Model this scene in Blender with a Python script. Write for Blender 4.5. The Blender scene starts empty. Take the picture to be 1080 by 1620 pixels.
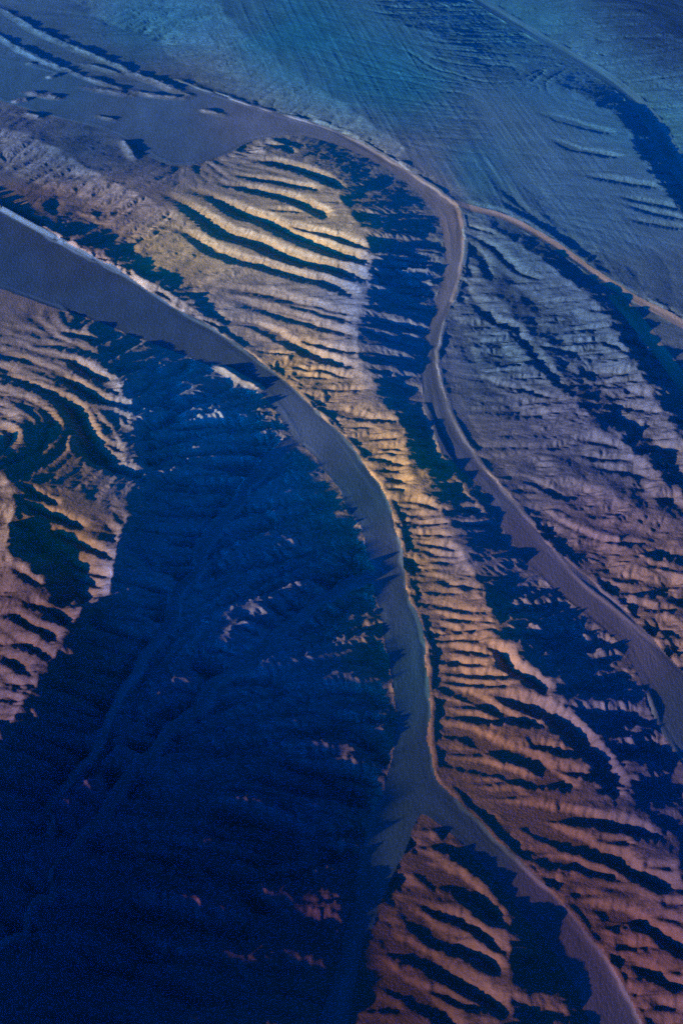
import bpy, math, time
import numpy as np

T0 = time.time()
R = math.radians
rng = np.random.default_rng(7)

# ------------------------------------------------------------------ viewpoint
CAM_Z = 4000.0
PITCH = R(37.0)
VFOV = R(34.0)
TANV = math.tan(VFOV / 2)
SP, CP = math.sin(PITCH), math.cos(PITCH)

def ground(px, py, z):
    """where on the map (metres) the traced point of the survey picture lies, if it is z metres high"""
    px = np.asarray(px, float); py = np.asarray(py, float)
    u = (px - 540.0) / 810.0 * TANV
    v = (810.0 - py) / 810.0 * TANV
    dy = CP + v * SP
    dz = -SP + v * CP
    t = (CAM_Z - z) / (-dz)
    return u * t, dy * t

# ------------------------------------------------------------------ survey lines
# crests and valley lines: (px, py, height in metres)
CRESTS = {
 'middle': [(415,238,23),(445,228,40),(480,232,59),(520,285,86),(560,340,99),(588,385,106),(590,430,106),(572,480,99),(560,530,99),(578,590,99),(628,655,99),(648,730,99),(690,790,106),(725,860,106),(762,935,109),(785,990,109),(820,1045,112),(865,1085,112),(930,1145,112),(972,1195,112),(1008,1265,112),(1042,1318,112),(1080,1400,112),(1130,1500,112),(1170,1640,112),(1190,1800,112)],
 'upper': [(-200,150,75),(-60,192,82),(20,203,82),(70,225,78),(130,262,71),(180,290,68),(240,318,65),(285,345,54)],
 'bank': [(-200,235,70),(-60,298,70),(0,322,70),(100,378,60),(200,428,48),(300,480,32),(350,515,14)],
 'bankB': [(60,-30,60),(135,12,50),(160,35,42),(205,48,35),(240,55,30),(262,78,30),(280,108,30),(320,133,30),(370,150,28),(430,168,26),(490,186,25),(545,205,24),(600,232,22),(640,258,18),(695,292,12)],
 'fan': [(330,-60,150),(345,20,120),(450,110,80),(560,175,58),(640,232,38)],
 'plain': [(560,-60,95),(610,20,78),(690,90,55)],
 'P': [(800,100,-30),(860,125,-15),(920,150,5),(985,185,20),(1008,235,30),(1050,300,35),(1080,335,40),(1150,420,45),(1250,520,50)],
 'corner': [(960,-30,-10),(990,0,0),(1030,38,20),(1080,66,30),(1150,112,40),(1250,180,50)],
 'Dbank': [(745,318,16),(790,326,28),(845,354,38),(905,394,48),(955,434,54),(1005,462,58),(1080,498,64),(1160,540,70)],
 'R5': [(742,346,16),(780,362,45),(830,392,68),(880,425,85),(930,470,100),(965,505,110),(1000,560,118),(1020,610,120),(1050,650,120),(1080,690,120),(1130,760,120),(1200,860,120)],
 'R6': [(752,425,25),(800,485,50),(840,550,68),(890,615,85),(940,665,95),(990,700,102),(1040,745,108),(1080,785,108),(1130,850,108),(1200,940,110)],
 'R7': [(800,690,20),(870,735,45),(940,775,65),(1010,805,80),(1080,830,90),(1200,900,100)],
 'R8': [(840,785,18),(900,822,38),(980,862,60),(1080,910,80),(1200,980,100)],
 'R9': [(960,925,14),(1010,945,35),(1080,990,55),(1200,1060,80)],
 'R2': [(90,478,12),(125,505,52),(165,565,115),(212,632,184),(226,740,230),(231,795,253),(182,860,264),(182,905,264),(165,940,264),(140,960,264),(105,984,276),(80,1060,288),(30,1120,310),(-20,1200,345),(-110,1310,437),(-260,1500,540),(-480,1800,598)],
 'R2b': [(-80,700,103),(0,742,138),(22,770,150),(22,800,155),(8,870,172),(40,900,195),(70,918,218),(80,955,241),(105,984,276)],
 'G12': [(560,868,67),(480,905,136),(410,960,200),(340,1010,248),(280,1070,280),(220,1140,304),(150,1220,328),(80,1320,352),(0,1420,368),(-100,1540,384)],
 'south': [(588,960,61),(565,1040,104),(510,1110,152),(440,1180,184),(370,1240,224),(300,1300,256),(230,1380,288),(160,1470,304),(80,1570,320),(0,1680,336)],
 'southB': [(470,1330,50),(520,1380,61),(545,1440,61),(515,1520,61),(480,1620,61),(450,1760,61)],
 'C': [(672,1312,10),(735,1365,44),(785,1430,55),(805,1490,61),(808,1540,61),(798,1620,61),(790,1760,61)],
}
# low hillocks standing on the gravel: (floor, height, half width in metres, crest px)
HILLS = [('A', 15, 42, [(336,574),(355,583),(375,593),(408,612)]), ('B', 10, 62, [(-40,-8),(20,20),(60,47),(105,67),(160,90),(230,120),(300,148)]), ('B', 9, 52, [(-20,40),(15,64),(50,86),(95,102),(125,115)]),
 ('B', 8, 48, [(100,106),(130,118),(170,132),(225,147),(291,153)]), ('B', 7, 55, [(128,136),(170,141),(208,149)]), ('B', 7, 40, [(312,171),(338,175),(354,180)]), ('B', 8, 55, [(36,145),(65,148),(94,153)]),
 ('B', 10, 50, [(12,173),(40,177),(66,184)]), ('B', 9, 34, [(73,122),(84,119),(93,115)]), ('B', 6, 36, [(150,181),(165,184),(182,187)]), ('B', 7, 34, [(44,97),(54,99)]), ('B', 9, 40, [(20,160),(32,156),(44,155)]),
 ('T', 11, 50, [(190,217),(203,229),(214,247)]), ('T', 12, 50, [(128,328),(140,334),(152,342)]), ('B', 6, 50, [(120,98),(150,103),(190,115)])]
VALLEYS = {
 'trough': [(-200,200,18),(-60,232,13),(0,264,10),(60,294,9),(120,330,6),(200,382,5),(260,428,4),(320,475,2),(355,512,0)],
 'W': [(640,40,80),(720,60,45),(745,150,5),(790,235,-5),(850,320,5),(905,375,22),(960,428,42)],
 'F': [(600,-90,0),(680,-45,-22),(750,-4,-44),(830,46,-61),(900,86,-66),(980,136,-66),(1022,178,-66),(1052,228,-66),(1084,285,-61),(1140,360,-50),(1250,480,-33)],
 'E': [(976,474,38),(1000,500,40),(1035,548,40),(1075,600,38),(1120,660,34),(1220,780,30)],
 'D': [(722,322,1),(745,330,6),(790,340,14),(845,368,24),(905,408,34),(955,446,40),(1005,474,45),(1050,496,48),(1090,520,50),(1160,560,54)],
 'V1': [(742,395,10),(790,425,22),(835,475,36),(880,545,48),(930,600,55),(990,655,62),(1040,705,66),(1080,752,68),(1130,820,68),(1200,900,68)],
 'V2': [(715,520,4),(760,600,14),(815,668,28),(890,722,45),(960,755,55),(1020,778,62),(1080,802,66),(1200,870,72)],
 'V3': [(778,744,2),(830,758,14),(880,782,26),(960,830,45),(1020,854,55),(1080,876,60),(1200,935,72)],
 'V4': [(905,893,2),(950,897,8),(1000,915,22),(1040,935,32),(1080,958,38),(1200,1020,60)],
 'G1': [(458,700,0),(400,755,29),(340,840,88),(300,910,144),(255,985,192),(215,1050,232),(170,1130,264),(120,1220,296),(60,1330,320)],
 'G2': [(590,912,0),(520,940,29),(460,990,77),(400,1045,120),(330,1095,168),(260,1155,200),(205,1215,224),(150,1290,248),(100,1370,264),(40,1460,272),(-60,1580,280)],
 'V2b': [(-60,790,69),(0,822,103),(34,835,121),(60,852,132),(80,880,150),(98,905,172),(118,930,201),(132,950,230)],
 'left': [(30,470,0),(0,520,5),(-60,600,5),(-120,760,0),(-160,950,0),(-220,1150,0),(-330,1400,0)],
 'G3': [(455,1420,80),(400,1450,112),(330,1490,152),(250,1540,192),(180,1600,224)],
}
# flat gravel floors, outlined (px, py) at their floor height
RIVERS = {
 'A': (0.0, [(-260,215),(-60,292),(0,326),(50,352),(100,384),(150,408),(200,436),(260,476),(320,510),(370,540),(420,578),(465,613),(510,657),(550,697),(585,742),(613,787),(628,832),(634,880),(644,930),(663,980),(674,1030),(679,1090),(680,1150),(683,1195),(692,1230),(720,1262),(760,1300),(800,1340),(850,1388),(900,1440),(950,1505),(985,1555),(1010,1605),(1060,1720),(1110,1860),
        (1010,1860),(965,1720),(930,1620),(905,1560),(870,1500),(830,1450),(790,1405),(745,1355),(700,1308),(672,1288),(660,1292),(645,1340),(625,1388),(602,1432),(582,1472),(567,1512),(557,1570),(547,1625),(530,1740),(500,1860),
        (430,1860),(475,1740),(502,1625),(522,1560),(545,1480),(565,1400),(575,1330),(590,1280),(612,1230),(623,1180),(623,1120),(614,1060),(605,1000),(596,950),(588,900),(575,850),(550,800),(520,750),(490,716),(460,692),(438,655),(415,622),(396,618),(370,604),(345,586),(310,572),(260,552),(200,527),(150,507),(90,490),(40,472),(0,457),(-60,440),(-260,380)]),
 'B': (0.0, [(-200,60),(-60,75),(0,90),(60,108),(120,122),(200,132),(285,128),(320,142),(370,158),(430,176),(490,193),(540,210),(590,235),(640,266),(690,299),(722,322),(732,345),(736,380),(731,430),(716,475),(702,510),(692,550),(692,590),(706,640),(731,690),(770,745),(812,790),(860,853),(905,892),(960,940),(1010,988),(1050,1028),(1080,1058),(1160,1140),(1280,1270),
        (1200,1330),(1130,1270),(1078,1212),(1040,1152),(1018,1092),(992,1032),(945,992),(890,944),(842,905),(806,860),(776,802),(752,762),(712,732),(687,700),(672,660),(664,600),(668,560),(680,500),(694,450),(703,400),(697,355),(672,315),(625,275),(575,248),(520,226),(465,212),(410,220),(360,245),(300,268),(250,262),(215,235),(150,205),(80,190),(0,165),(-80,140),(-220,110)]),
}


# single gullies: (crop x, crop y, scale), then (depth m, half width m, points)
GULLIES = [
((220, 200, .3704), [
 (9,34,[(520,70),(600,82),(660,110)]),(18,60,[(440,165),(520,150),(600,165),(700,190),(780,215),(840,255)]),(13,42,[(400,210),(500,225),(600,240),(700,258),(750,270)]),
 (16,60,[(340,245),(420,265),(500,280),(600,300),(680,325),(760,360),(800,390)]),
 (22,75,[(240,285),(300,310),(380,345),(440,380),(520,400),(600,440),(680,475),(760,510),(850,545),(960,580)]),
 (14,45,[(560,400),(640,425),(720,445),(800,460),(880,490),(970,520)]),
 (22,75,[(130,310),(200,350),(260,390),(320,430),(360,470),(430,480),(520,510),(600,550),(700,585),(800,600),(900,635),(960,655)]),
 (16,60,[(100,430),(170,445),(230,480),(290,520),(340,545),(420,575),(500,595),(600,620),(700,650),(800,665),(900,720)]),
 (9,60,[(310,690),(400,710),(500,715),(600,740),(700,765),(800,785),(930,815)]),(8,55,[(360,740),(460,765),(560,795),(660,815),(760,840)]),
 (6,28,[(540,355),(620,360),(690,365)])]),
((340, 480, .3333), [
 (18,45,[(60,95),(140,95),(220,115),(290,155),(340,185),(400,225),(480,250),(560,275),(640,305)]),(10,45,[(110,0),(200,25),(300,65),(400,85),(500,115),(600,140),(650,155)]),
 (8,45,[(280,0),(400,20),(500,50),(600,75),(660,90)]),(11,32,[(350,170),(420,180),(500,200),(600,225),(690,235)]),(7,20,[(110,180),(190,182)]),(8,20,[(195,230),(280,238),(370,242)]),
 (9,20,[(290,298),(370,292),(420,315),(480,308),(540,325),(640,350)]),(9,22,[(340,340),(440,342),(550,350)]),(9,24,[(490,412),(560,408),(640,400),(690,408)]),
 (14,32,[(530,525),(600,522),(680,540),(760,552),(850,560)]),(7,18,[(580,590),(660,595),(740,585)]),(11,26,[(640,650),(720,638),(800,642),(870,640)]),
 (8,18,[(690,712),(780,710),(880,718)]),(8,18,[(760,690),(830,682),(900,700)]),(10,22,[(715,748),(800,750),(900,768)]),(7,18,[(780,800),(870,800)]),
 (8,20,[(810,845),(920,845)]),(6,16,[(830,885),(890,888)]),(9,20,[(845,942),(930,940),(1030,952)])]),
((600, 760, .2778), [
 (10,20,[(80,115),(180,122),(260,135),(340,165)]),(6,14,[(90,155),(190,155)]),(8,17,[(105,200),(260,198)]),(9,18,[(120,235),(220,242),(380,243)]),(8,18,[(130,295),(180,300),(290,310),(400,315)]),
 (7,16,[(210,335),(300,335)]),(9,20,[(170,360),(260,365),(340,375),(440,395)]),(8,22,[(220,405),(300,412),(370,430),(440,425)]),(7,22,[(250,460),(350,465),(440,468)]),
 (9,24,[(160,540),(260,545),(340,570),(420,595),(470,600),(570,620)]),(7,24,[(230,625),(320,635),(440,650)]),(8,22,[(220,690),(300,700),(400,725),(520,745),(600,735)]),
 (9,22,[(250,765),(340,770),(420,785),(540,800)]),(9,26,[(270,800),(350,835),(450,850),(560,845)]),(8,22,[(280,905),(380,910),(500,912),(580,910)]),
 (11,26,[(290,970),(400,960),(500,975),(600,995),(640,985)]),(11,24,[(290,1015),(380,1030),(500,1045),(620,1045)]),(13,26,[(320,1085),(420,1090),(520,1105),(640,1108),(730,1115)]),
 (11,22,[(310,1130),(400,1155),(500,1165),(620,1170),(740,1165)]),(22,38,[(560,950),(640,960),(690,985),(730,1040),(780,1085),(850,1120),(920,1170),(960,1210)])]),
((670, 1060, .3796), [
 (8,16,[(50,5),(150,15),(250,18),(330,20)]),(9,18,[(60,55),(180,65),(300,68),(370,60)]),(18,36,[(50,70),(120,95),(200,125),(270,160),(340,195),(420,215),(490,235)]),
 (28,52,[(230,115),(320,125),(400,145),(470,170),(540,205),(600,250),(650,300),(700,350),(750,390),(780,450),(790,520)]),
 (9,20,[(50,130),(130,145),(210,155)]),(12,26,[(60,165),(130,195),(220,210),(350,212)]),(22,44,[(60,235),(130,265),(220,295),(310,335),(400,370),(480,400),(530,450),(600,490)]),
 (12,26,[(480,395),(560,415),(640,435),(740,455)]),(12,26,[(390,318),(470,320),(560,330),(650,350)]),(9,20,[(70,335),(150,345),(260,345)]),
 (16,34,[(60,390),(150,405),(250,420),(340,440),(430,465),(540,485)]),(9,26,[(110,505),(200,515),(300,525),(400,520)]),(6,16,[(190,470),(330,468)]),
 (18,40,[(210,575),(300,585),(400,600),(520,605),(640,625),(760,645),(880,670),(960,690)]),(20,46,[(290,590),(380,620),(460,660),(560,705),(660,745),(760,790),(860,840),(960,890),(1070,930)]),
 (13,28,[(450,800),(560,815),(660,835),(760,855),(820,865)]),(8,20,[(700,715),(800,715),(860,720)]),(8,20,[(740,770),(840,770)]),(9,22,[(880,810),(960,815),(1040,825)])]),
((670, 1320, .3796), [
 (18,40,[(650,310),(740,335),(840,355),(910,375),(980,415),(1050,465),(1120,520)]),(8,22,[(720,390),(800,385),(860,395)]),(8,20,[(780,470),(860,470),(940,465)]),
 (14,32,[(840,560),(920,575),(1000,615),(1080,650)]),(9,24,[(960,350),(1080,380)]),(9,22,[(980,290),(1080,290)]),(6,18,[(600,255),(720,250)]),(7,18,[(1000,575),(1080,580)]),(9,22,[(930,700),(1080,740)])]),
((530, 1280, .2778), [
 (7,18,[(470,95),(540,105),(600,110)]),(13,30,[(440,160),(520,180),(600,210),(690,255),(740,300)]),(8,20,[(420,250),(500,285),(580,300)]),
 (22,50,[(400,320),(480,360),(560,400),(650,420),(740,460),(800,520),(870,590),(930,650)]),(12,26,[(430,540),(520,570),(620,600),(720,640),(800,690),(900,770),(960,830)]),
 (8,20,[(490,650),(580,690),(660,730),(750,745)]),(18,38,[(370,540),(430,620),(500,700),(580,760),(660,800),(760,830),(860,860),(920,930)]),
 (18,40,[(170,690),(260,730),(340,790),(420,830),(520,880),(620,950),(700,1000),(800,1050),(900,1110),(960,1180)]),
 (18,40,[(140,860),(220,920),(300,970),(370,1040),(440,1070),(520,1120),(600,1190),(660,1240)]),(10,24,[(430,1010),(520,1030),(620,1070),(720,1120),(850,1160)]),(8,20,[(100,1130),(250,1140),(370,1150)])]),
((0, 480, .2407), [
 (11,34,[(400,190),(480,210),(560,220),(610,240)]),(13,40,[(380,370),(460,380),(540,430),(620,470),(720,500)]),(15,42,[(370,470),(440,510),(520,560),(600,600),(680,640),(760,640),(850,690)]),
 (22,60,[(330,600),(400,640),(470,690),(520,760),(560,860),(620,940),(660,1000),(740,1040)]),(18,48,[(440,800),(500,880),(580,970),(660,1050),(760,1090),(850,1110),(930,1160)]),
 (9,26,[(570,830),(640,870),(720,930),(800,960)])]),
((0, 720, .2961), [
 (10,26,[(110,150),(180,200),(240,240),(300,260)]),(14,34,[(100,250),(170,290),(250,310),(340,350),(430,390)]),(12,30,[(230,400),(320,430),(420,470),(500,500),(590,560)]),
 (9,22,[(300,530),(380,570),(470,620),(560,650)]),(9,22,[(360,620),(440,670),(540,710)]),(9,24,[(40,590),(120,640),(220,690)]),(10,26,[(100,780),(200,800),(300,850),(350,900)]),
 (11,26,[(20,820),(100,890),(200,930),(290,980)]),(9,24,[(20,940),(100,980),(180,1040),(290,1090)]),(9,24,[(0,1060),(80,1110),(150,1160)]),(8,22,[(0,1180),(100,1230)]),(8,22,[(0,1280),(90,1310)])]),
((690, 330, .3611), [
 (6,24,[(110,75),(180,90),(260,110)]),(9,36,[(120,110),(190,135),(250,170),(310,230),(370,285),(440,310)]),(9,28,[(120,150),(180,190),(220,240),(230,300)]),
 (12,40,[(110,330),(150,380),(180,430),(230,470),(290,510),(350,520),(390,590),(450,660),(520,740),(580,800)]),(8,28,[(700,560),(760,590),(860,640)]),(6,26,[(440,600),(540,620),(640,650),(700,660)]),
 (10,30,[(60,460),(100,520),(130,600),(150,660)]),(7,28,[(20,720),(120,740),(240,760),(400,800),(540,830)]),(8,26,[(20,770),(80,840),(120,920),(190,1020)]),
 (7,28,[(640,440),(740,450),(800,470)]),(7,28,[(780,780),(860,800),(940,830)]),(7,28,[(720,860),(860,880),(980,890)])]),
((690, 660, .3611), [
 (10,24,[(270,265),(360,265),(420,285),(480,310),(560,350)]),(9,26,[(340,355),(420,400),(500,440),(580,490),(680,530),(780,545),(900,550)]),(7,22,[(340,325),(440,325)]),
 (8,26,[(760,710),(880,715)]),(8,26,[(800,765),(900,770),(990,775)]),(9,26,[(860,825),(960,845),(1040,850)]),(7,24,[(930,890),(1080,895)]),(8,24,[(960,935),(1080,965)]),
 (8,30,[(580,160),(720,180),(870,190)]),(8,30,[(560,90),(680,110),(800,135)]),(8,30,[(640,215),(800,235),(960,265)]),(7,28,[(820,600),(940,595),(1080,610)]),(7,28,[(880,655),(1000,660),(1080,675)])]),
((760, 60, .2963), [
 (9,60,[(420,150),(560,190),(650,240),(740,300),(800,350)]),(6,45,[(280,270),(380,290),(480,330)]),(7,50,[(320,410),(440,440),(580,490),(680,510)]),(7,45,[(380,545),(500,600),(620,620),(720,640)]),
 (7,50,[(540,735),(680,760),(820,780),(940,800)]),(6,45,[(720,850),(880,880),(1080,920)]),(6,45,[(760,890),(900,930),(1080,970)]),(5,45,[(780,970),(900,990),(1080,1020)]),
 (4,40,[(40,570),(160,690),(260,790),(340,860)]),(4,40,[(60,840),(200,920),(380,1020),(500,1110)]),(4,40,[(0,640),(120,800),(240,930),(420,1060)])]),
]
HS = 0.38
for _g in (CRESTS, VALLEYS):
    for _k in _g: _g[_k] = [(a, b, c * HS) for a, b, c in _g[_k]]

# ------------------------------------------------------------------ the height grid
DX = 12.0
X0, X1, Y0, Y1 = -2880.0, 2880.0, 2340.0, 11700.0
NX = int((X1 - X0) / DX) + 1
NY = int((Y1 - Y0) / DX) + 1

def densify(pts, step=5.0):
    p = np.array(pts, float)
    out = []
    for a, b in zip(p[:-1], p[1:]):
        n = max(1, int(np.hypot(*(b - a)[:2]) / step))
        out.append(a + (b - a) * (np.arange(n) / n)[:, None])
    out.append(p[-1:])
    return np.concatenate(out)

def smooth_poly(pts, it=2):
    p = np.array(pts, float)
    for _ in range(it):
        q = [p[:1]]
        a, b = p[:-1], p[1:]
        m = np.empty((2 * len(a), p.shape[1])); m[0::2] = .75 * a + .25 * b; m[1::2] = .25 * a + .75 * b
        p = np.concatenate([p[:1], m[1:-1], p[-1:]])
    return p

def inside(poly, X, Y):
    r = np.zeros(X.shape, bool)
    n = len(poly)
    for i in range(n):
        xa, ya = poly[i]; xb, yb = poly[(i + 1) % n]
        if ya == yb: continue
        lo, hi = min(ya, yb), max(ya, yb)
        j0 = np.searchsorted(Y[:, 0], lo); j1 = np.searchsorted(Y[:, 0], hi)
        if j1 <= j0: continue
        yy = Y[j0:j1]
        xs = xa + (yy - ya) / (yb - ya) * (xb - xa)
        r[j0:j1] ^= (X[j0:j1] < xs)
    return r

def seg_field(poly, half, dx, shape, taper=True):
    """closeness (1 on the line, 0 at half width) to a traced line, tapered at its two ends"""
    out = np.zeros(shape); reach = half * 1.05
    L = np.concatenate([[0], np.cumsum(np.hypot(*np.diff(poly, axis=0).T))])
    for i in range(len(poly) - 1):
        a, b = poly[i], poly[i + 1]; d = b - a; l2 = float(d @ d) + 1e-6
        i0 = max(0, int((min(a[0], b[0]) - reach - X0) / dx)); i1 = min(shape[1], int((max(a[0], b[0]) + reach - X0) / dx) + 2)
        j0 = max(0, int((min(a[1], b[1]) - reach - Y0) / dx)); j1 = min(shape[0], int((max(a[1], b[1]) + reach - Y0) / dx) + 2)
        if i1 <= i0 or j1 <= j0: continue
        gx_, gy_ = np.meshgrid(X0 + dx * np.arange(i0, i1), Y0 + dx * np.arange(j0, j1))
        t = np.clip(((gx_ - a[0]) * d[0] + (gy_ - a[1]) * d[1]) / l2, 0, 1)
        dist = np.hypot(gx_ - a[0] - t * d[0], gy_ - a[1] - t * d[1])
        u = (L[i] + t * math.sqrt(l2)) / L[-1]
        tap = np.clip(u / .3, .2, 1) * np.clip((1 - u) / .06, .6, 1)
        if not taper: tap = np.ones_like(u)
        c = np.clip(1 - dist / (half * (.55 + .45 * tap)), 0, 1) * tap
        o = out[j0:j1, i0:i1]; np.maximum(o, c, out=o)
    return out

def axes(dx):
    return np.arange(X0, X1 + .1, dx), np.arange(Y0, Y1 + .1, dx)

def bilin(g, dx, x, y):
    fx = np.clip((x - X0) / dx, 0, g.shape[1] - 1.001); fy = np.clip((y - Y0) / dx, 0, g.shape[0] - 1.001)
    ix = fx.astype(int); iy = fy.astype(int); fx = fx - ix; fy = fy - iy
    return (g[iy, ix] * (1 - fx) + g[iy, ix + 1] * fx) * (1 - fy) + (g[iy + 1, ix] * (1 - fx) + g[iy + 1, ix + 1] * fx) * fy

def vnoise(x, y, seed):
    """smooth value noise, -1..1"""
    r = np.random.default_rng(seed); N = 256
    tab = r.random((N, N)) * 2 - 1
    ix = np.floor(x).astype(int); iy = np.floor(y).astype(int)
    fx = x - ix; fy = y - iy
    fx = fx * fx * fx * (fx * (fx * 6 - 15) + 10); fy = fy * fy * fy * (fy * (fy * 6 - 15) + 10)
    a, b = ix % N, (ix + 1) % N; c, d = iy % N, (iy + 1) % N
    return (tab[c, a] * (1 - fx) + tab[c, b] * fx) * (1 - fy) + (tab[d, a] * (1 - fx) + tab[d, b] * fx) * fy

def fbm(x, y, wl, octs, seed, gain=.5):
    s = np.zeros_like(x); a = 1.0
    for o in range(octs):
        s += a * vnoise(x / wl + 17.3 * o, y / wl - 9.1 * o, seed + o); wl /= 2.03; a *= gain
    return s

SUN_EL = R(6.5)
SUN_AZ = np.array([-.84, -.54]); SUN_AZ /= np.linalg.norm(SUN_AZ)
def floor_height(k, x, y):
    if k == 'B':
        t = np.clip((300 - x) / 2300, 0, 1); return 24 * t * t * (3 - 2 * t)
    return 0 * x
river_world = {}
for k, (z, pts) in RIVERS.items():
    p = smooth_poly(pts + pts[:1], 2)
    gx, gy = ground(p[:, 0], p[:, 1], z)
    river_world[k] = np.stack([gx, gy], 1)
def inside_pts(poly, x, y):
    r = np.zeros(x.shape, bool)
    for (xa, ya), (xb, yb) in zip(poly, np.roll(poly, -1, axis=0)):
        if ya == yb: continue
        r ^= ((ya > y) != (yb > y)) & (x < xa + (y - ya) / (yb - ya) * (xb - xa))
    return r
def reach(k, x, y):
    """distance from a point, away from the evening sun, to gravel floor k"""
    d = np.full(x.shape, 2600.); hit = np.zeros(x.shape, bool)
    for i in range(130):
        q = i * 20.0
        h = inside_pts(river_world[k], x - SUN_AZ[0] * q, y - SUN_AZ[1] * q) & ~hit
        d[h] = q; hit |= h
    return d
# slopes that fall away from the sun all the way to a gravel floor: (floor, fall, metres above or below that fall)
FALLS = {'middle': ('B', .106, -5), 'R2': ('A', .112, 5), 'R2b': ('A', .098, -16), 'G12': ('A', .102, 5), 'south': ('A', .100, 2), 'G1': ('A', .099, -13), 'G2': ('A', .099, -13), 'V2b': ('A', .096, -34)}
line_world = {}
for grp in (CRESTS, VALLEYS):
    for k, pts in grp.items():
        p = densify(smooth_poly(pts, 2), 1.0)
        gx, gy = ground(p[:, 0], p[:, 1], p[:, 2])
        if k in FALLS:
            f, g, off = FALLS[k]
            for _ in range(5):
                d = reach(f, gx, gy)
                h = g * np.minimum(d, 2200) + off * np.clip(d / 250, 0, 1)
                if k == 'middle': h = np.clip(h, p[:, 2] * .5, 44)
                ker = np.ones(61) / 61
                h = np.convolve(np.pad(h, 30, mode='edge'), ker, 'valid')
                gx, gy = ground(p[:, 0], p[:, 1], h)
            p[:, 2] = np.maximum(h, 0)
        if k[0] == 'G':
            t = np.arange(len(gx)) * 5.0; env = np.clip(t / 300, 0, 1)
            gx = gx + env * 34 * vnoise(t / 210, t * 0 + 3.3, 500 + len(k)); gy = gy + env * 34 * vnoise(t / 170, t * 0 + 7.7, 510 + len(k))
        line_world[k] = np.stack([gx, gy, p[:, 2]], 1)
for k, w in line_world.items():
    if k in FALLS: print(k, w[::60, 2].astype(int))

# narrow gravel floors along valley lines: half width in metres
BEDS = {'D': 34, 'E': 45, 'F': 60, 'G1': 27, 'G2': 27}
def bed_masks(dx):
    ax, ay = axes(dx); m = {}
    gx_, gy_ = np.meshgrid(ax, ay)
    jit = 1 + .35 * fbm(gx_, gy_, 170, 3, 77)
    for k, hw in BEDS.items():
        w = line_world[k][::8, :2].copy(); n = len(w); mm = np.zeros(gx_.shape, bool)
        cuts = np.linspace(0, n - 1, 7).astype(int)
        for q in range(6):
            h = hw * (1 - .12 * q if k[0] == 'G' else 1)
            seg = w[cuts[q]:cuts[q + 1] + 1]
            if len(seg) > 1: c = seg_field(seg, h * 1.4, dx, mm.shape, taper=False); mm |= (c > 0) & ((1 - c) * 1.4 < (jit if k[0] == 'G' else .55 + .4 * jit))
        m[k] = mm
    return m

def river_masks(dx):
    ax, ay = axes(dx)
    X, Y = np.meshgrid(ax, ay)
    wx = X + 9 * fbm(X, Y, 130, 3, 41); wy = Y + 9 * fbm(X, Y, 130, 3, 51)
    m = {}
    for k, poly in river_world.items():
        # jitter only the sampling place: rows stay sorted through Y, columns through wx
        m[k] = inside(poly, wx, Y)
    return m

def constraints(dx):
    ax, ay = axes(dx)
    fix = np.zeros((len(ay), len(ax)), bool); val = np.zeros(fix.shape); cnt = np.zeros(fix.shape)
    def put(w):
        ix = np.rint((w[:, 0] - X0) / dx).astype(int); iy = np.rint((w[:, 1] - Y0) / dx).astype(int)
        ok = (ix >= 0) & (ix < len(ax)) & (iy >= 0) & (iy < len(ay))
        np.add.at(val, (iy[ok], ix[ok]), w[ok, 2]); np.add.at(cnt, (iy[ok], ix[ok]), 1)
    for w in line_world.values(): put(w)
    m = cnt > 0
    val[m] /= cnt[m]; fix |= m
    for k, mk in river_masks(dx).items():
        mm = mk & ~m
        XX, YY = np.meshgrid(ax, ay); fh = floor_height(k, XX, YY); val[mm] = fh[mm]; fix |= mk
    return fix, val

def relax(z, fix, val, it):
    z[fix] = val[fix]
    for _ in range(it):
        p = np.pad(z, 1, mode='edge')
        n = (p[:-2, 1:-1] + p[2:, 1:-1] + p[1:-1, :-2] + p[1:-1, 2:]) * .25
        z = z + 1.0 * (n - z)
        z[fix] = val[fix]
    return z

def resample(z, dx0, dx1):
    ax, ay = axes(dx1)
    X, Y = np.meshgrid(ax, ay)
    return bilin(z, dx0, X, Y)

z = None
for dx, it in ((96., 400), (48., 200), (24., 150), (12., 80)):
    fix, val = constraints(dx)
    z = np.full(fix.shape, 50.0) if z is None else resample(z, pdx, dx)
    z = relax(z, fix, val, it); pdx = dx
print('base', time.time() - T0)

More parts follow.
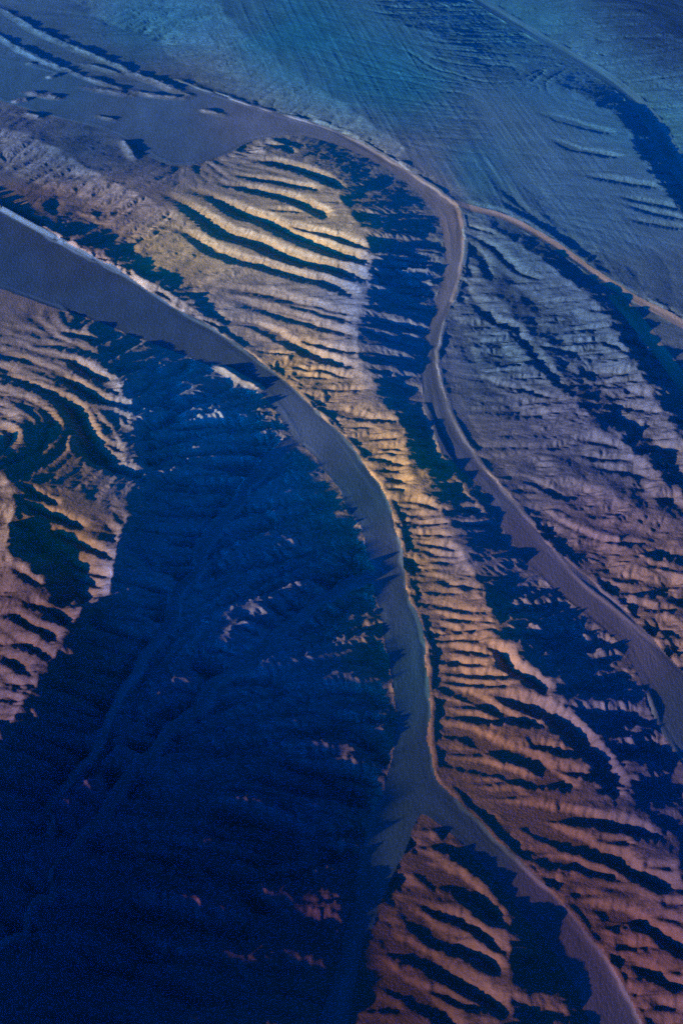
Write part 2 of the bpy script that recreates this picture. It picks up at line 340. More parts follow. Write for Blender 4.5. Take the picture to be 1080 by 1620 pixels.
def erode(z, fixed, dx, iters, K, diff, seed, m=.5):
    r = np.random.default_rng(seed)
    ny, nx = z.shape; n = ny * nx
    ids = np.arange(n).reshape(ny, nx)
    nb = [(-1, 0, 1.), (1, 0, 1.), (0, -1, 1.), (0, 1, 1.), (-1, -1, 1.4142), (-1, 1, 1.4142), (1, -1, 1.4142), (1, 1, 1.4142)]
    fixed = fixed.copy(); fixed[0] = fixed[-1] = True; fixed[:, 0] = fixed[:, -1] = True
    fx = fixed.ravel()
    for itn in range(iters):
        best = np.zeros((ny, nx)); rec = ids.copy(); dist = np.full((ny, nx), dx)
        c = z[1:-1, 1:-1]
        b = best[1:-1, 1:-1]; rc = rec[1:-1, 1:-1]; ds = dist[1:-1, 1:-1]
        for dy_, dx_, l in nb:
            s = (c - z[1 + dy_:ny - 1 + dy_, 1 + dx_:nx - 1 + dx_]) / (l * dx)
            s = s * (0.55 + 0.9 * r.random(s.shape, dtype=np.float32))
            t = s > b
            b[t] = s[t]; rc[t] = ids[1 + dy_:ny - 1 + dy_, 1 + dx_:nx - 1 + dx_][t]; ds[t] = l * dx
        rf = rec.ravel().copy(); rf[fx] = np.arange(n)[fx]
        d = (rf != np.arange(n)).astype(np.int32); p = rf.copy()
        for _ in range(11):
            d += d[p]; p = p[p]
        order = np.argsort(d, kind='stable'); cuts = np.searchsorted(d[order], np.arange(d.max() + 2))
        A = np.full(n, dx * dx)
        L = [order[cuts[i]:cuts[i + 1]] for i in range(len(cuts) - 1)]
        for ii in L[:0:-1]:
            np.add.at(A, rf[ii], A[ii])
        F = K * A ** m / dist.ravel()
        zf = z.ravel().copy()
        for ii in L[1:]:
            f = F[ii]; zf[ii] = (zf[ii] + f * zf[rf[ii]]) / (1 + f)
        z = zf.reshape(ny, nx)
        if diff > 0:
            p = np.pad(z, 1, mode='edge')
            lap = (p[:-2, 1:-1] + p[2:, 1:-1] + p[1:-1, :-2] + p[1:-1, 2:]) - 4 * z
            z = np.where(fixed, z, z + diff * lap)
    return z

def slope_of(z, dx):
    gy, gx = np.gradient(z, dx)
    return np.hypot(gx, gy)

ax, ay = axes(12.); X, Y = np.meshgrid(ax, ay)
rm = river_masks(12.); bm = bed_masks(12.); riv = rm['A'] | rm['B']
for _m in bm.values(): riv = riv | _m
zb = z
for _ in range(10):        # level the narrow floors across
    p = np.pad(zb, 1, mode='edge'); q = (p[:-2, 1:-1] + p[2:, 1:-1] + p[1:-1, :-2] + p[1:-1, 2:]) / 4
    m = np.zeros(zb.shape, bool)
    for _m in bm.values(): m |= _m
    m &= ~(rm['A'] | rm['B'])
    low = np.minimum(zb, q)
    zb = np.where(m, .5 * low + .5 * zb, zb)
z = zb
base12 = z.copy()

def blur(a, n):
    for _ in range(n):
        p = np.pad(a, 1, mode='edge')
        a = (p[:-2, 1:-1] + p[2:, 1:-1] + p[1:-1, :-2] + p[1:-1, 2:] + 2 * a) / 6
    return a

def streaks(noise, vx, vy, dx, length, step):
    """noise smeared along the fall line: spurs and gullies that run down the slope"""
    acc = noise.copy(); wsum = 1.0
    n = int(length / step)
    for sg in (1, -1):
        x = X.copy(); y = Y.copy()
        for i in range(n):
            u = bilin(vx, dx, x, y); v = bilin(vy, dx, x, y)
            x = x + sg * step * u; y = y + sg * step * v
            w = .5 + .5 * math.cos(math.pi * (i + 1) / (n + 1))
            acc += w * bilin(noise, dx, x, y)
            if sg == 1: wsum += 2 * w
    acc /= wsum
    return acc

gully_lines = []
for (ox, oy, sc_), items in GULLIES:
    for dep, half, pts in items:
        p = smooth_poly(pts, 2); px = ox + sc_ * p[:, 0]; py = oy + sc_ * p[:, 1]
        h = np.full(len(px), 25.0)
        for _ in range(14):
            gx_, gy_ = ground(px, py, h)
            h = .5 * h + .5 * bilin(base12, 12., gx_, gy_)
        gx_, gy_ = ground(px, py, h)
        gy_ = gy_ + .45 * half
        w = np.stack([gx_, gy_], 1)
        # natural wander
        w[:, 0] += 5 * vnoise(w[:, 0] / 60, w[:, 1] / 60, 71); w[:, 1] += 7 * vnoise(w[:, 0] / 60, w[:, 1] / 60, 72)
        gully_lines.append((dep * (1.5 if ox == 0 else 1.15), half, w))
def carve(z, dx, f, riv, zmin=0.):
    cut = np.zeros(z.shape)
    for dep, half, w in gully_lines:
        c = seg_field(w, half, dx, z.shape)
        np.maximum(cut, dep * (.75 * c + .25 * c * c), out=cut)
    return np.where(riv, z, np.maximum(z - f * cut, np.minimum(z, zmin + .4))), cut

bs = blur(base12, 6)
gy, gx = np.gradient(bs, 12.); gm = np.hypot(gx, gy)
vx, vy = blur(gx / (gm + .004), 2), blur(gy / (gm + .004), 2)
steep = np.clip(gm / .10, 0, 1.3)
def ribs(wl, length, seed):
    n = fbm(X, Y, wl, 2, seed, .4)
    r = streaks(n, vx, vy, 12., length, 10.)
    return r / r.std()
r1 = ribs(92, 330, 101); r2 = ribs(43, 220, 111); r3 = ribs(26, 120, 121)
def ridge(r, k): return np.tanh(np.abs(r) * k) - .6        # sharp gullies between rounded spurs
_, cut12 = carve(z, 12., 0, riv)
free = 1 - .75 * np.clip(blur((cut12 > 0).astype(float), 14) * 1.5, 0, 1)
rug = np.ones(X.shape)
for px_, py_, rr, am in ((330, 680, 700, 1.4), (450, 900, 600, 1.4), (350, 1150, 700, 1.4), (200, 1400, 700, 1.4), (480, 1250, 500, 1.2), (640, 420, 400, .8), (900, 600, 700, .5), (960, 860, 600, .5), (800, 520, 500, .4), (900, 1000, 400, .8), (1000, 1180, 400, .8), (300, 320, 500, .4)):
    gx_, gy_ = ground(px_, py_, 40.)
    rug += am * np.exp(-((X - gx_) ** 2 + (Y - gy_) ** 2) / (2 * (rr * .5) ** 2))
for px_, py_, rr, am in ((600, 100, 1500, -.55), (420, 40, 900, -.4), (780, 250, 1000, -.5), (920, 330, 900, -.3), (950, 100, 900, -.3)):
    gx_, gy_ = ground(px_, py_, 10.)
    rug += am * np.exp(-((X - gx_) ** 2 + ((Y - gy_) * .6) ** 2) / (2 * (rr * .5) ** 2))
rug = np.clip(rug, .3, 2.6)
near = np.clip(blur((rm['A'] | rm['B']).astype(float), 34) * 2.0, 0, 1)
away = np.clip((gx * SUN_AZ[0] + gy * SUN_AZ[1]) / (gm + .01) * 3, 0, 1)
steep = steep * (1 - .8 * near * away)
z = z + steep * (np.minimum(rug, 2.6) * (14.0 * ridge(r1, .9) * free + 8 * ridge(r2, 1.0) * (.6 + .4 * free) + .8 * r3) - 5.5 * np.maximum(rug - 1, 0) + np.clip(rug - .9, 0, 1) * 8 * ridge(r3, 1.))
z, _ = carve(z, 12., .75, riv)
z = z + np.clip(gm / .16, 0.05, 1) * 2.0 * fbm(X, Y, 110, 3, 3, .55)
z[riv] = base12[riv]
z = erode(z, riv, 12., 14, .012, .015, 1)
print('erode12', time.time() - T0)
DXF = 5.0
z = resample(z, 12., DXF)
axf, ayf = axes(DXF); XF, YF = np.meshgrid(axf, ayf)
rmf = river_masks(DXF); bmf = bed_masks(DXF); rivf = rmf['A'] | rmf['B']
for _m in bmf.values(): rivf = rivf | _m
zfloor = resample(base12, 12., DXF)
rough = np.clip(slope_of(z, DXF) / .2, 0, 1.5)
z = np.where(rivf, zfloor, z + rough * 1.5 * fbm(XF, YF, 40, 3, 23, .65))
def lic(sel, noise_at, vx, vy, dx, length, step):
    x0 = XF[sel]; y0 = YF[sel]; acc = noise_at(x0, y0); ws = 1.0; n = int(length / step)
    for sg in (1, -1):
        x = x0.copy(); y = y0.copy()
        for i in range(n):
            u = bilin(vx, dx, x, y); v = bilin(vy, dx, x, y); x = x + sg * step * u; y = y + sg * step * v
            w = .5 + .5 * math.cos(math.pi * (i + 1) / (n + 1)); acc += w * noise_at(x, y)
            if sg == 1: ws += 2 * w
    return acc / ws
z, _ = carve(z, DXF, .35, rivf)
zs = blur(z, 5); gy, gx = np.gradient(zs, DXF); gm6 = np.hypot(gx, gy)
ux, uy = gx / (gm6 + .01), gy / (gm6 + .01)
land = ~rivf & (gm6 > .02)
rill = lic(land, lambda x, y: vnoise(x / 15, y / 15, 401), ux, uy, DXF, 66, 6.)
rill /= rill.std()
z[land] += np.clip(gm6[land] / .2, 0, 1.4) * (.9 + 2.7 * np.clip(resample(rug, 12., DXF)[land] - 1, 0, 1)) * (np.abs(rill) - .8)
z = erode(z, rivf, DXF, 8, .016, .008, 2)
print('erode6', time.time() - T0)
# streaks of the dry flow along the gravel floors
bedm = rivf
bl = blur(bedm.astype(float), 24); ey, ex = np.gradient(bl, DXF)
ta = blur(ex * ex - ey * ey, 30); tb = blur(2 * ex * ey, 30)
th = .5 * np.arctan2(tb, ta) + math.pi / 2
fx_, fy_ = np.cos(th), np.sin(th); sgn = np.where(fx_ * .5 - fy_ * .85 < 0, -1, 1); fx_ *= sgn; fy_ *= sgn
st = lic(bedm, lambda x, y: vnoise(x / 11, y / 11, 411) + 1.6 * vnoise(x / 34, y / 34, 412), fx_, fy_, DXF, 420, 14.)
st /= st.std()
coh = np.hypot(ta, tb); coh = np.clip(coh / np.percentile(coh[bedm], 60), 0, 1)
STREAK = np.zeros(z.shape); STREAK[bedm] = st; STREAK *= coh ** 1.5
z = z + .3 * STREAK * np.clip((bl - .5) * 4, 0, 1)
# fine diagonal runnels of the far fan
(xa, xb), (ya, yb) = ground([650, 860], [30, 330], 10.)
fl = math.hypot(xb - xa, yb - ya); tx, ty = (xb - xa) / fl, (yb - ya) / fl
acr = (XF * ty - YF * tx) + 16 * vnoise(XF / 700, YF / 700, 431); alo = XF * tx + YF * ty
run = vnoise(acr / 17, alo / 420, 432) + .8 * vnoise(acr / 41, alo / 800, 433)
wgt = np.zeros(z.shape)
for px_, py_, rr in ((620, 110, 1300), (780, 250, 900), (460, 40, 900), (900, 380, 700)):
    gx_, gy_ = ground(px_, py_, 10.); wgt = np.maximum(wgt, np.exp(-((XF - gx_) ** 2 + ((YF - gy_) * .6) ** 2) / (2 * (rr * .5) ** 2)))
z = z + np.where(rivf, 0, wgt * .4 * (np.abs(run) - .5))
hill_masks = []
# cut banks: low scarps along the far side of the two gravel floors
SCARPS = [(4.5, 75, RIVERS['A'][1][1:34]), (4.5, 60, RIVERS['B'][1][20:40]), (5.0, 60, RIVERS['B'][1][6:20]), (4.0, 50, [(690,690),(712,735),(735,770),(765,812)])]
core = rmf['A'] | rmf['B']
for hh, half, pts in SCARPS:
    p = smooth_poly(pts, 2); gx, gy = ground(p[:, 0], p[:, 1], 2.0)
    for _ in range(3): gx, gy = ground(p[:, 0], p[:, 1], 2.0 + bilin(z, DXF, gx, gy))
    c = seg_field(np.stack([gx, gy], 1), half, DXF, z.shape, taper=False)
    z = np.where(core, z, z + hh * c * np.clip(.6 + .9 * vnoise(XF / 130, YF / 130, 84), .08, 1.2))
for hh, half, pts in [(2.2, 14, [(875,868),(905,905),(935,935),(965,955),(1000,985),(1040,1020),(1080,1050)]), (4, 22, [(672,640),(690,690),(700,722)])]:
    p = smooth_poly(pts, 2); gx, gy = ground(p[:, 0], p[:, 1], 2.0)
    z = z + hh * seg_field(np.stack([gx, gy], 1), half, DXF, z.shape)
# fine diagonal runnels of the far fan
(xa, xb), (ya, yb) = ground([650, 860], [30, 330], 10.)
fl = math.hypot(xb - xa, yb - ya); tx, ty = (xb - xa) / fl, (yb - ya) / fl
acr = (XF * ty - YF * tx) + 16 * vnoise(XF / 700, YF / 700, 431); alo = XF * tx + YF * ty
run = vnoise(acr / 17, alo / 420, 432) + .8 * vnoise(acr / 41, alo / 800, 433)
wgt = np.zeros(z.shape)
for px_, py_, rr in ((620, 110, 1300), (780, 250, 900), (460, 40, 900), (900, 380, 700)):
    gx_, gy_ = ground(px_, py_, 10.); wgt = np.maximum(wgt, np.exp(-((XF - gx_) ** 2 + ((YF - gy_) * .6) ** 2) / (2 * (rr * .5) ** 2)))
z = z + np.where(rivf, 0, wgt * .4 * (np.abs(run) - .5))
hill_masks = []
# cut banks: low scarps along the far side of the two gravel floors
SCARPS = [(5.0, 17, RIVERS['A'][1][1:34]), (4.0, 15, RIVERS['B'][1][20:40]), (5.0, 24, RIVERS['B'][1][6:20]), (2.6, 15, [(875,868),(905,905),(935,935),(965,955),(1000,985),(1040,1020),(1080,1050)]),
 (5.0, 22, [(690,690),(712,735),(735,770),(765,812)]), (5.0, 22, [(672,640),(690,690),(700,722)])]
for hh, half, pts in SCARPS:
    p = smooth_poly(pts, 2); gx, gy = ground(p[:, 0], p[:, 1], 2.0)
    for _ in range(3): gx, gy = ground(p[:, 0], p[:, 1], 2.0 + bilin(z, DXF, gx, gy))
    gx = gx + 9 * vnoise(gx / 45, gy / 45, 83) + 8
    c = seg_field(np.stack([gx, gy], 1), half, DXF, z.shape, taper=False)
    lift = (hh + np.where(c > 0, zfloor, 0)) * np.clip(c * 1.6, 0, 1) * (.75 + .5 * vnoise(XF / 120, YF / 120, 84))
    z = np.maximum(z, np.where(c > 0, np.minimum(lift, z + hh), z))
for fl_, hh, half, pts in HILLS:
    p = smooth_poly(pts, 2); gx, gy = ground(p[:, 0], p[:, 1], hh + (18. if fl_ == 'B' else 0))
    for _ in range(3):
        gx, gy = ground(p[:, 0], p[:, 1], hh + bilin(z, DXF, gx, gy))
    gy = gy + 10 * vnoise(gx / 90, gy / 90, 81)
    c = seg_field(np.stack([gx, gy], 1), half, DXF, z.shape)
    c = np.clip(c * (1 + .5 * fbm(XF, YF, 70, 3, 91) * (c > 0)), 0, 1)
    z = z + hh * c * (.45 + .55 * c)
    hill_masks.append(c > .12)
Z = z
print('z range', Z.min(), Z.max())

# ------------------------------------------------------------------ meshes
C = bpy.context.scene.collection
def build_mesh(name, faces_mask, mat, table):
    ny, nx = Z.shape
    ids = np.arange(ny * nx).reshape(ny, nx)
    q = np.stack([ids[:-1, :-1], ids[:-1, 1:], ids[1:, 1:], ids[1:, :-1]], -1)[faces_mask].reshape(-1, 4)
    used, inv = np.unique(q, return_inverse=True); inv = inv.reshape(-1, 4)
    co = np.stack([XF.ravel()[used], YF.ravel()[used], Z.ravel()[used]], 1).astype(np.float32)
    me = bpy.data.meshes.new(name)
    me.vertices.add(len(used)); me.vertices.foreach_set('co', co.ravel())
    me.loops.add(inv.size); me.loops.foreach_set('vertex_index', inv.ravel().astype(np.int32))
    me.polygons.add(len(inv)); me.polygons.foreach_set('loop_start', (np.arange(len(inv)) * 4).astype(np.int32))
    me.update(calc_edges=True)
    me.polygons.foreach_set('use_smooth', np.ones(len(inv), bool))
    at = me.attributes.new('ground_colour', 'FLOAT_COLOR', 'POINT')
    c4 = np.ones((len(used), 4), np.float32); c4[:, :3] = ground_colour(table, co[:, 0].astype(float), co[:, 1].astype(float))
    c4[:, :3] *= (1 + .09 * STREAK.ravel()[used])[:, None].clip(.6, 1.5)
    at.data.foreach_set('color', c4.ravel())
    me.materials.append(mat)
    o = bpy.data.objects.new(name, me); C.objects.link(o)
    return o

# rock and gravel colours, place by place, far haze, shade and bottom dimming painted in (px, py, reach in metres, linear colour)
ROCK_LIGHT_TONES = [(300,370,(.52,.41,.18)),(60,240,(.15,.18,.18)),(130,215,(.07,.15,.18)),(220,240,(.10,.16,.18)),(40,330,(.2,.15,.11)),(160,400,(.24,.17,.12)),(190,300,(.3,.26,.19)),(480,350,(.52,.40,.17)),(480,600,(.47,.33,.13)),(620,740,(.46,.31,.11)),(700,900,(.38,.25,.09)),(760,1060,(.33,.19,.09)),(800,1200,(.2,.10,.05)),(900,1330,(.14,.062,.042)),(1000,1500,(.11,.042,.035)),
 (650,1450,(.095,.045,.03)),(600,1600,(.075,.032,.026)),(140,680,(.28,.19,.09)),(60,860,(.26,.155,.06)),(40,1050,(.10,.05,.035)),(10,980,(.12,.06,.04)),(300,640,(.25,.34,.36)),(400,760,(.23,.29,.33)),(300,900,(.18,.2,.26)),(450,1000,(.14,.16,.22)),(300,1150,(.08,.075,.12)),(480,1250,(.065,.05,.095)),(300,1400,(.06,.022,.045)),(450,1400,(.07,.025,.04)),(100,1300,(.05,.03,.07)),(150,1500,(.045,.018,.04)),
 (650,430,(.2,.28,.32)),(640,560,(.18,.25,.3)),(760,860,(.15,.17,.24)),(860,1010,(.13,.14,.2)),(960,1120,(.09,.09,.15)),(1030,1250,(.07,.06,.11)),  # shaded side of the central ridge, blue of the shade painted in
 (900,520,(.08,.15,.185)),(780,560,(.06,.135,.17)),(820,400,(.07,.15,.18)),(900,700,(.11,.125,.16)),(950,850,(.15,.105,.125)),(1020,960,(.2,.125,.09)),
 (600,120,(.03,.24,.27)),(480,60,(.025,.23,.26)),(760,280,(.05,.24,.28)),(900,320,(.09,.23,.28)),(900,120,(.07,.25,.3)),(1040,40,(.025,.08,.12)),(250,40,(.05,.23,.27)),(80,60,(.08,.2,.24)),(700,300,(.24,.26,.24)),(800,30,(.05,.25,.29)),(1050,200,(.06,.25,.3))]  # far plain, haze blue painted into the ground colour
BED_LIGHT_TONES = [(5,322,(.06,.09,.10)),(55,350,(.06,.09,.10)),(105,382,(.06,.09,.10)),(155,406,(.06,.09,.10)),(205,434,(.06,.09,.10)),(330,850,(.15,.2,.24)),(230,1030,(.1,.13,.17)),(400,1045,(.11,.14,.18)),(270,1150,(.08,.09,.13)),(130,1320,(.055,.055,.09)),(440,725,(.16,.23,.26)),(520,935,(.14,.19,.23)),(-50,410,(.05,.11,.15)),(40,410,(.05,.11,.15)),(150,460,(.055,.115,.155)),(240,505,(.06,.12,.155)),(400,580,(.07,.13,.15)),(560,780,(.04,.12,.135)),(640,1050,(.03,.105,.125)),(640,1250,(.03,.07,.09)),(560,1500,(.025,.05,.07)),(760,1340,(.05,.07,.09)),(900,1480,(.10,.06,.08)),(800,345,(.34,.29,.22)),(900,405,(.34,.29,.22)),(1000,475,(.34,.29,.22)),(760,330,(.32,.28,.22)),
 (50,130,(.07,.19,.23)),(250,180,(.11,.21,.24)),(450,195,(.21,.25,.24)),(640,290,(.24,.25,.23)),(715,400,(.22,.24,.23)),(680,590,(.16,.2,.21)),(760,760,(.14,.15,.18)),(850,880,(.15,.13,.16)),(960,990,(.15,.12,.14)),(1050,1120,(.07,.1,.13)),(830,50,(.07,.26,.3)),(1040,210,(.09,.27,.31)),(950,110,(.08,.26,.3)),(680,-20,(.05,.25,.29))]  # floor colours, with distance blue and lower dimming put in
def ground_colour(table, x, y):
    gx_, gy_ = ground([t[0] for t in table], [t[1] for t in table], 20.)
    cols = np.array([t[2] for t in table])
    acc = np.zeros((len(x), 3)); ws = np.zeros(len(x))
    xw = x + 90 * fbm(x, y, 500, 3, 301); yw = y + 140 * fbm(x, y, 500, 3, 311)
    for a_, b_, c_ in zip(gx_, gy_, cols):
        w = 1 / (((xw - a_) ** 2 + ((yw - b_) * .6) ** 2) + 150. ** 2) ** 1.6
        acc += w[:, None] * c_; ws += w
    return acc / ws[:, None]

def surface(name, scale, var, bump, stretch):
    m = bpy.data.materials.new(name); m.use_nodes = True; nt = m.node_tree; N = nt.nodes; K = nt.links.new
    b = N['Principled BSDF']; b.inputs['Roughness'].default_value = .95; b.inputs['Specular IOR Level'].default_value = .08
    at = N.new('ShaderNodeAttribute'); at.attribute_name = 'ground_colour'
    geo = N.new('ShaderNodeNewGeometry')
    mp = N.new('ShaderNodeMapping'); mp.inputs['Scale'].default_value = (1, stretch, 1); K(geo.outputs['Position'], mp.inputs[0])
    n1 = N.new('ShaderNodeTexNoise'); n1.inputs['Scale'].default_value = scale; n1.inputs['Detail'].default_value = 8; n1.inputs['Roughness'].default_value = .62
    n2 = N.new('ShaderNodeTexNoise'); n2.inputs['Scale'].default_value = scale * 14; n2.inputs['Detail'].default_value = 5; n2.inputs['Roughness'].default_value = .7
    K(mp.outputs[0], n1.inputs[0]); K(geo.outputs['Position'], n2.inputs[0])
    r = N.new('ShaderNodeMapRange'); r.inputs[1].default_value = .3; r.inputs[2].default_value = .7; r.inputs[3].default_value = 1 - var; r.inputs[4].default_value = 1 + var
    K(n1.outputs[0], r.inputs[0])
    r2 = N.new('ShaderNodeMapRange'); r2.inputs[1].default_value = .3; r2.inputs[2].default_value = .7; r2.inputs[3].default_value = 1 - var * .8; r2.inputs[4].default_value = 1 + var * .8
    K(n2.outputs[0], r2.inputs[0])
    mu = N.new('ShaderNodeMath'); mu.operation = 'MULTIPLY'; K(r.outputs[0], mu.inputs[0]); K(r2.outputs[0], mu.inputs[1])
    vm = N.new('ShaderNodeVectorMath'); vm.operation = 'SCALE'; K(at.outputs['Color'], vm.inputs[0]); K(mu.outputs[0], vm.inputs['Scale'])
    K(vm.outputs[0], b.inputs['Base Color'])
    n3 = N.new('ShaderNodeTexNoise'); n3.inputs['Scale'].default_value = 1 / 9.; n3.inputs['Detail'].default_value = 4; n3.inputs['Roughness'].default_value = .6; K(mp.outputs[0], n3.inputs[0])
    bp = N.new('ShaderNodeBump'); bp.inputs['Strength'].default_value = 1; bp.inputs['Distance'].default_value = bump; K(n3.outputs[0], bp.inputs['Height']); K(bp.outputs[0], b.inputs['Normal'])
    return m
M_rock = surface('eroded_rock', 1 / 240., .18, 1.9, 1.0); M_gravel = surface('gravel', 1 / 110., .2, 1.0, .35)
# ---- which landform each piece of ground belongs to: spread out from the crests, stopped by the gravel floors
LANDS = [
 ('ridge', 'ridge', 'long central ridge of tan sunlit ribs between the two winding riverbeds', ['middle'], M_rock, ROCK_LIGHT_TONES),
 ('badlands', 'hills', 'broken pale hills at upper left between the two riverbeds', ['upper', 'bank'], M_rock, ROCK_LIGHT_TONES),
 ('mountain', 'mountain', 'ribbed mountain side at the left edge, half sunlit and half dark', ['R2', 'R2b'], M_rock, ROCK_LIGHT_TONES),
 ('basin_slope', 'slope', 'dark navy shaded slope of feathery gullies filling the lower left', ['G12', 'south', 'southB'], M_rock, ROCK_LIGHT_TONES),
 ('spur', 'ridge', 'small wedge shaped ridge of red brown ribs inside the lower river fork', ['C'], M_rock, ROCK_LIGHT_TONES),
 ('foothill', 'hills', 'blue grey ribbed hillside right of the upper winding riverbed', ['R5', 'R6', 'R7', 'R8', 'R9'], M_rock, ROCK_LIGHT_TONES),
 ('alluvial_plain', 'plain', 'smooth hazy teal plain across the top beyond the upper riverbed', ['fan', 'plain', 'P', 'bankB', 'Dbank'], M_rock, ROCK_LIGHT_TONES),
 ('plateau', 'plateau', 'dark plateau edge in the top right corner', ['corner'], M_rock, ROCK_LIGHT_TONES),
]
FLOORS = [
 ('riverbed', 'riverbed', 'wide blue grey riverbed from the left edge curving down to the bottom fork', 'A'),
 ('riverbed', 'riverbed', 'pale riverbed sweeping from upper left round the bend to the right edge', 'B'),
 ('dry_wash', 'wash', 'narrow pale sandy wash running from the river bend to the right edge', 'D'),
 ('dry_wash', 'wash', 'shaded hollow wash below the sandy wash at the right edge', 'E'),
 ('dry_wash', 'wash', 'faint pale wash across the hazy top right plain', 'F'),
 ('dry_wash', 'wash', 'upper of two dim washes crossing the dark lower left slope', 'G1'),
 ('dry_wash', 'wash', 'lower of two dim washes crossing the dark lower left slope', 'G2'),
]
HILL_LABELS = ['slim lit hillock beside the left riverbed where it starts to bend', 'long low ridge in the top left corner, highest in the picture', 'short bright rimmed ridge by the left edge on the upper gravel',
 'thin ridge tapering to the right across the upper gravel flat', 'small mound just below the long thin ridge on the upper gravel', 'tiny lone hillock in the middle of the upper gravel flat', 'low pale strip of ground near the left edge of the upper gravel',
 'low bright mound at the left edge above the golden hills', 'tiny pointed hillock with a white tip and long shadow', 'very low strip of gravel right of the left edge mounds', 'tiny knoll above the pointed white hillock', 'small knoll touching the left edge mound from above',
 'short pale spur standing out between the gravel flat and golden hills', 'lone lit knob in the dark trough beside the left riverbed', 'low ridge beside the thin tapering ridge on the upper gravel']
lab = np.zeros(X.shape, int)
ax12, ay12 = axes(12.)
for i, L_ in enumerate(LANDS):
    for k in L_[3]:
        w = line_world[k]; ix = np.rint((w[:, 0] - X0) / 12).astype(int); iy = np.rint((w[:, 1] - Y0) / 12).astype(int)
        ok = (ix >= 0) & (ix < X.shape[1]) & (iy >= 0) & (iy < X.shape[0]); lab[iy[ok], ix[ok]] = i + 1
wall = rm['A'] | rm['B'] | bm['D']
lab[wall] = 0
for it in range(700):
    p = np.pad(lab, 1); todo = (lab == 0) & (~wall if it < 420 else True)
    if not (lab == 0).any(): break
    if not todo.any(): continue
    n = np.where(p[:-2, 1:-1] > 0, p[:-2, 1:-1], np.where(p[1:-1, 2:] > 0, p[1:-1, 2:], np.where(p[2:, 1:-1] > 0, p[2:, 1:-1], p[1:-1, :-2])))
    lab = np.where(todo, n, lab)
jx = np.clip(np.rint((axf[:-1] - X0) / 12).astype(int), 0, X.shape[1] - 1); jy = np.clip(np.rint((ayf[:-1] - Y0) / 12).astype(int), 0, X.shape[0] - 1)
piece = lab[np.ix_(jy, jx)].copy()
allbeds = dict(rmf); 
for k, m in bmf.items():
    if k not in allbeds: allbeds[k] = m
for i in range(len(FLOORS) - 1, -1, -1):
    m = allbeds[FLOORS[i][3]]; piece[m[:-1, :-1] & m[1:, 1:]] = 100 + i
for i, m in enumerate(hill_masks): piece[m[:-1, :-1]] = 200 + i
def tag(o, label, cat, kind='structure', group=None):
    o['kind'] = kind; o['label'] = label; o['category'] = cat
    if group: o['group'] = group
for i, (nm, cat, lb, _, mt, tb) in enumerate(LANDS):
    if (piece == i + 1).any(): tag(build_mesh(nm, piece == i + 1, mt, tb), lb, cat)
for i, (nm, cat, lb, k) in enumerate(FLOORS):
    if (piece == 100 + i).any(): tag(build_mesh(nm, piece == 100 + i, M_gravel, BED_LIGHT_TONES), lb, cat, group='dry washes' if nm == 'dry_wash' else 'winding riverbeds')
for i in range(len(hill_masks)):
    if (piece == 200 + i).any(): tag(build_mesh('hillock', piece == 200 + i, M_rock, ROCK_LIGHT_TONES), HILL_LABELS[i], 'hillock', group='low hillocks on the gravel flats')

# ---- the country beyond the picture, out to where haze takes it
sx = np.arange(-13000, 13001, 130.); sy = np.arange(-3800, 17001, 130.)
GX, GY = np.meshgrid(sx, sy)
inx = np.minimum(GX - X0, X1 - GX); iny = np.minimum(GY - Y0, Y1 - GY); depth = np.minimum(inx, iny)
edge = bilin(Z, DXF, np.clip(GX, X0, X1), np.clip(GY, Y0, Y1))
far = np.clip(-depth / 1500, 0, 1)
GZ = edge * (1 - far) + far * (25 + 45 * fbm(GX, GY, 1600, 5, 601)) - 4 - np.clip(depth / 260, 0, 1) * 110
gv = np.stack([GX.ravel(), GY.ravel(), GZ.ravel()], 1)
gi = np.arange(GX.size).reshape(GX.shape)
gq = np.stack([gi[:-1, :-1], gi[:-1, 1:], gi[1:, 1:], gi[1:, :-1]], -1).reshape(-1, 4)
gme = bpy.data.meshes.new('ground'); gme.from_pydata(gv.tolist(), [], gq.tolist()); gme.update()
gme.polygons.foreach_set('use_smooth', np.ones(len(gq), bool))
at = gme.attributes.new('ground_colour', 'FLOAT_COLOR', 'POINT'); c4 = np.ones((len(gv), 4), np.float32); c4[:, :3] = (.2, .17, .16); at.data.foreach_set('color', c4.ravel())
gme.materials.append(M_rock)
go = bpy.data.objects.new('ground', gme); C.objects.link(go); tag(go, 'rolling desert ground stretching away beyond the ridges', 'ground')
print('mesh', time.time() - T0)

# ------------------------------------------------------------------ haze
def haze_box(x0, x1, y0, y1, z0, z1, dens, col):
    v = [(x, y, zz) for zz in (z0, z1) for y in (y0, y1) for x in (x0, x1)]
    f = [(0, 2, 3, 1), (4, 5, 7, 6), (0, 1, 5, 4), (2, 6, 7, 3), (0, 4, 6, 2), (1, 3, 7, 5)]
    me = bpy.data.meshes.new('haze'); me.from_pydata(v, [], f); me.update()
    m = bpy.data.materials.new('haze'); m.use_nodes = True; nt = m.node_tree; nt.nodes.clear()
    out = nt.nodes.new('ShaderNodeOutputMaterial'); pv = nt.nodes.new('ShaderNodeVolumePrincipled')
    pv.inputs['Color'].default_value = (*col, 1); pv.inputs['Density'].default_value = dens
    pv.inputs['Absorption Color'].default_value = (0, 0, 0, 1)
    pv.inputs['Anisotropy'].default_value = 0.0
    nt.links.new(pv.outputs[0], out.inputs['Volume'])
    me.materials.append(m)
    o = bpy.data.objects.new('haze', me); C.objects.link(o); o['kind'] = 'stuff'; o['label'] = 'thin blue evening haze lying over the whole landscape'; o['category'] = 'haze'
    return o
haze_box(-13400, 13400, -4200, 17400, -240, 4100, 2.2e-6, (.01, .26, .9))

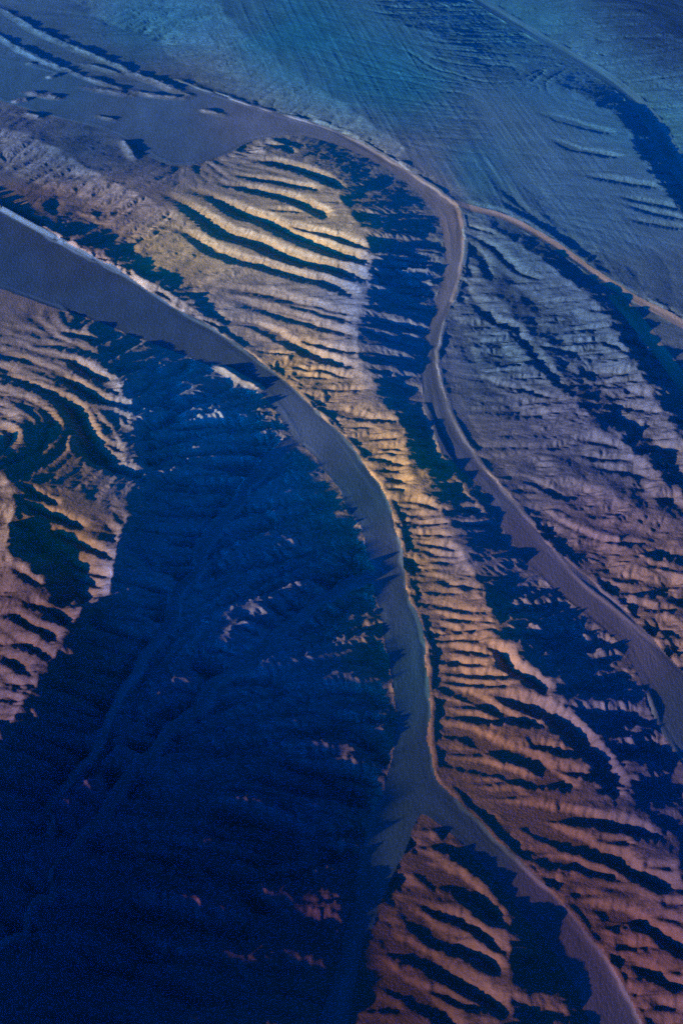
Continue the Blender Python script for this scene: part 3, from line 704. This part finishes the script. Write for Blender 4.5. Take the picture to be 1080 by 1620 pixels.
# ------------------------------------------------------------------ light
sd = SUN_AZ
S = np.array([sd[0] * math.cos(SUN_EL), sd[1] * math.cos(SUN_EL), math.sin(SUN_EL)])   # towards the sun
from mathutils import Vector
L = bpy.data.lights.new('sun', 'SUN'); L.energy = 5.0; L.angle = R(.5); L.color = (1.0, .70, .36)
so = bpy.data.objects.new('sun', L); C.objects.link(so)
so.rotation_euler = Vector(S).to_track_quat('Z', 'Y').to_euler()
SKY_TINT = (.0, 1.42, 5.8)      # deep blue dusk sky
W = bpy.data.worlds.new('World'); bpy.context.scene.world = W; W.use_nodes = True
nt = W.node_tree; bg = nt.nodes['Background']
sky = nt.nodes.new('ShaderNodeTexSky'); sky.sky_type = 'NISHITA'; sky.sun_disc = False
sky.sun_elevation = SUN_EL; sky.sun_rotation = math.atan2(S[0], S[1]); sky.altitude = 3000; sky.ozone_density = 6; sky.dust_density = 4
bw = nt.nodes.new('ShaderNodeRGBToBW'); nt.links.new(sky.outputs[0], bw.inputs[0])
dusk = nt.nodes.new('ShaderNodeVectorMath'); dusk.operation = 'SCALE'; dusk.inputs[0].default_value = SKY_TINT; glow = nt.nodes.new('ShaderNodeMath'); glow.operation = 'POWER'; glow.inputs[1].default_value = 2.0
nt.links.new(bw.outputs[0], glow.inputs[0]); nt.links.new(glow.outputs[0], dusk.inputs['Scale'])
nt.links.new(dusk.outputs[0], bg.inputs[0]); bg.inputs[1].default_value = .1

# ------------------------------------------------------------------ camera
cd = bpy.data.cameras.new('camera'); cd.sensor_fit = 'VERTICAL'; cd.sensor_height = 24; cd.lens = 12 / TANV
cd.clip_start = 10; cd.clip_end = 60000
co = bpy.data.objects.new('camera', cd); C.objects.link(co)
co.location = (0, 0, CAM_Z); co.rotation_euler = (math.pi / 2 - PITCH, 0, 0)
sc = bpy.context.scene; sc.camera = co
sc.view_settings.view_transform = 'Standard'; sc.view_settings.look = 'None'; sc.view_settings.exposure = 0.95; sc.view_settings.gamma = 1
sc.cycles.use_denoising = False
print('done', time.time() - T0)
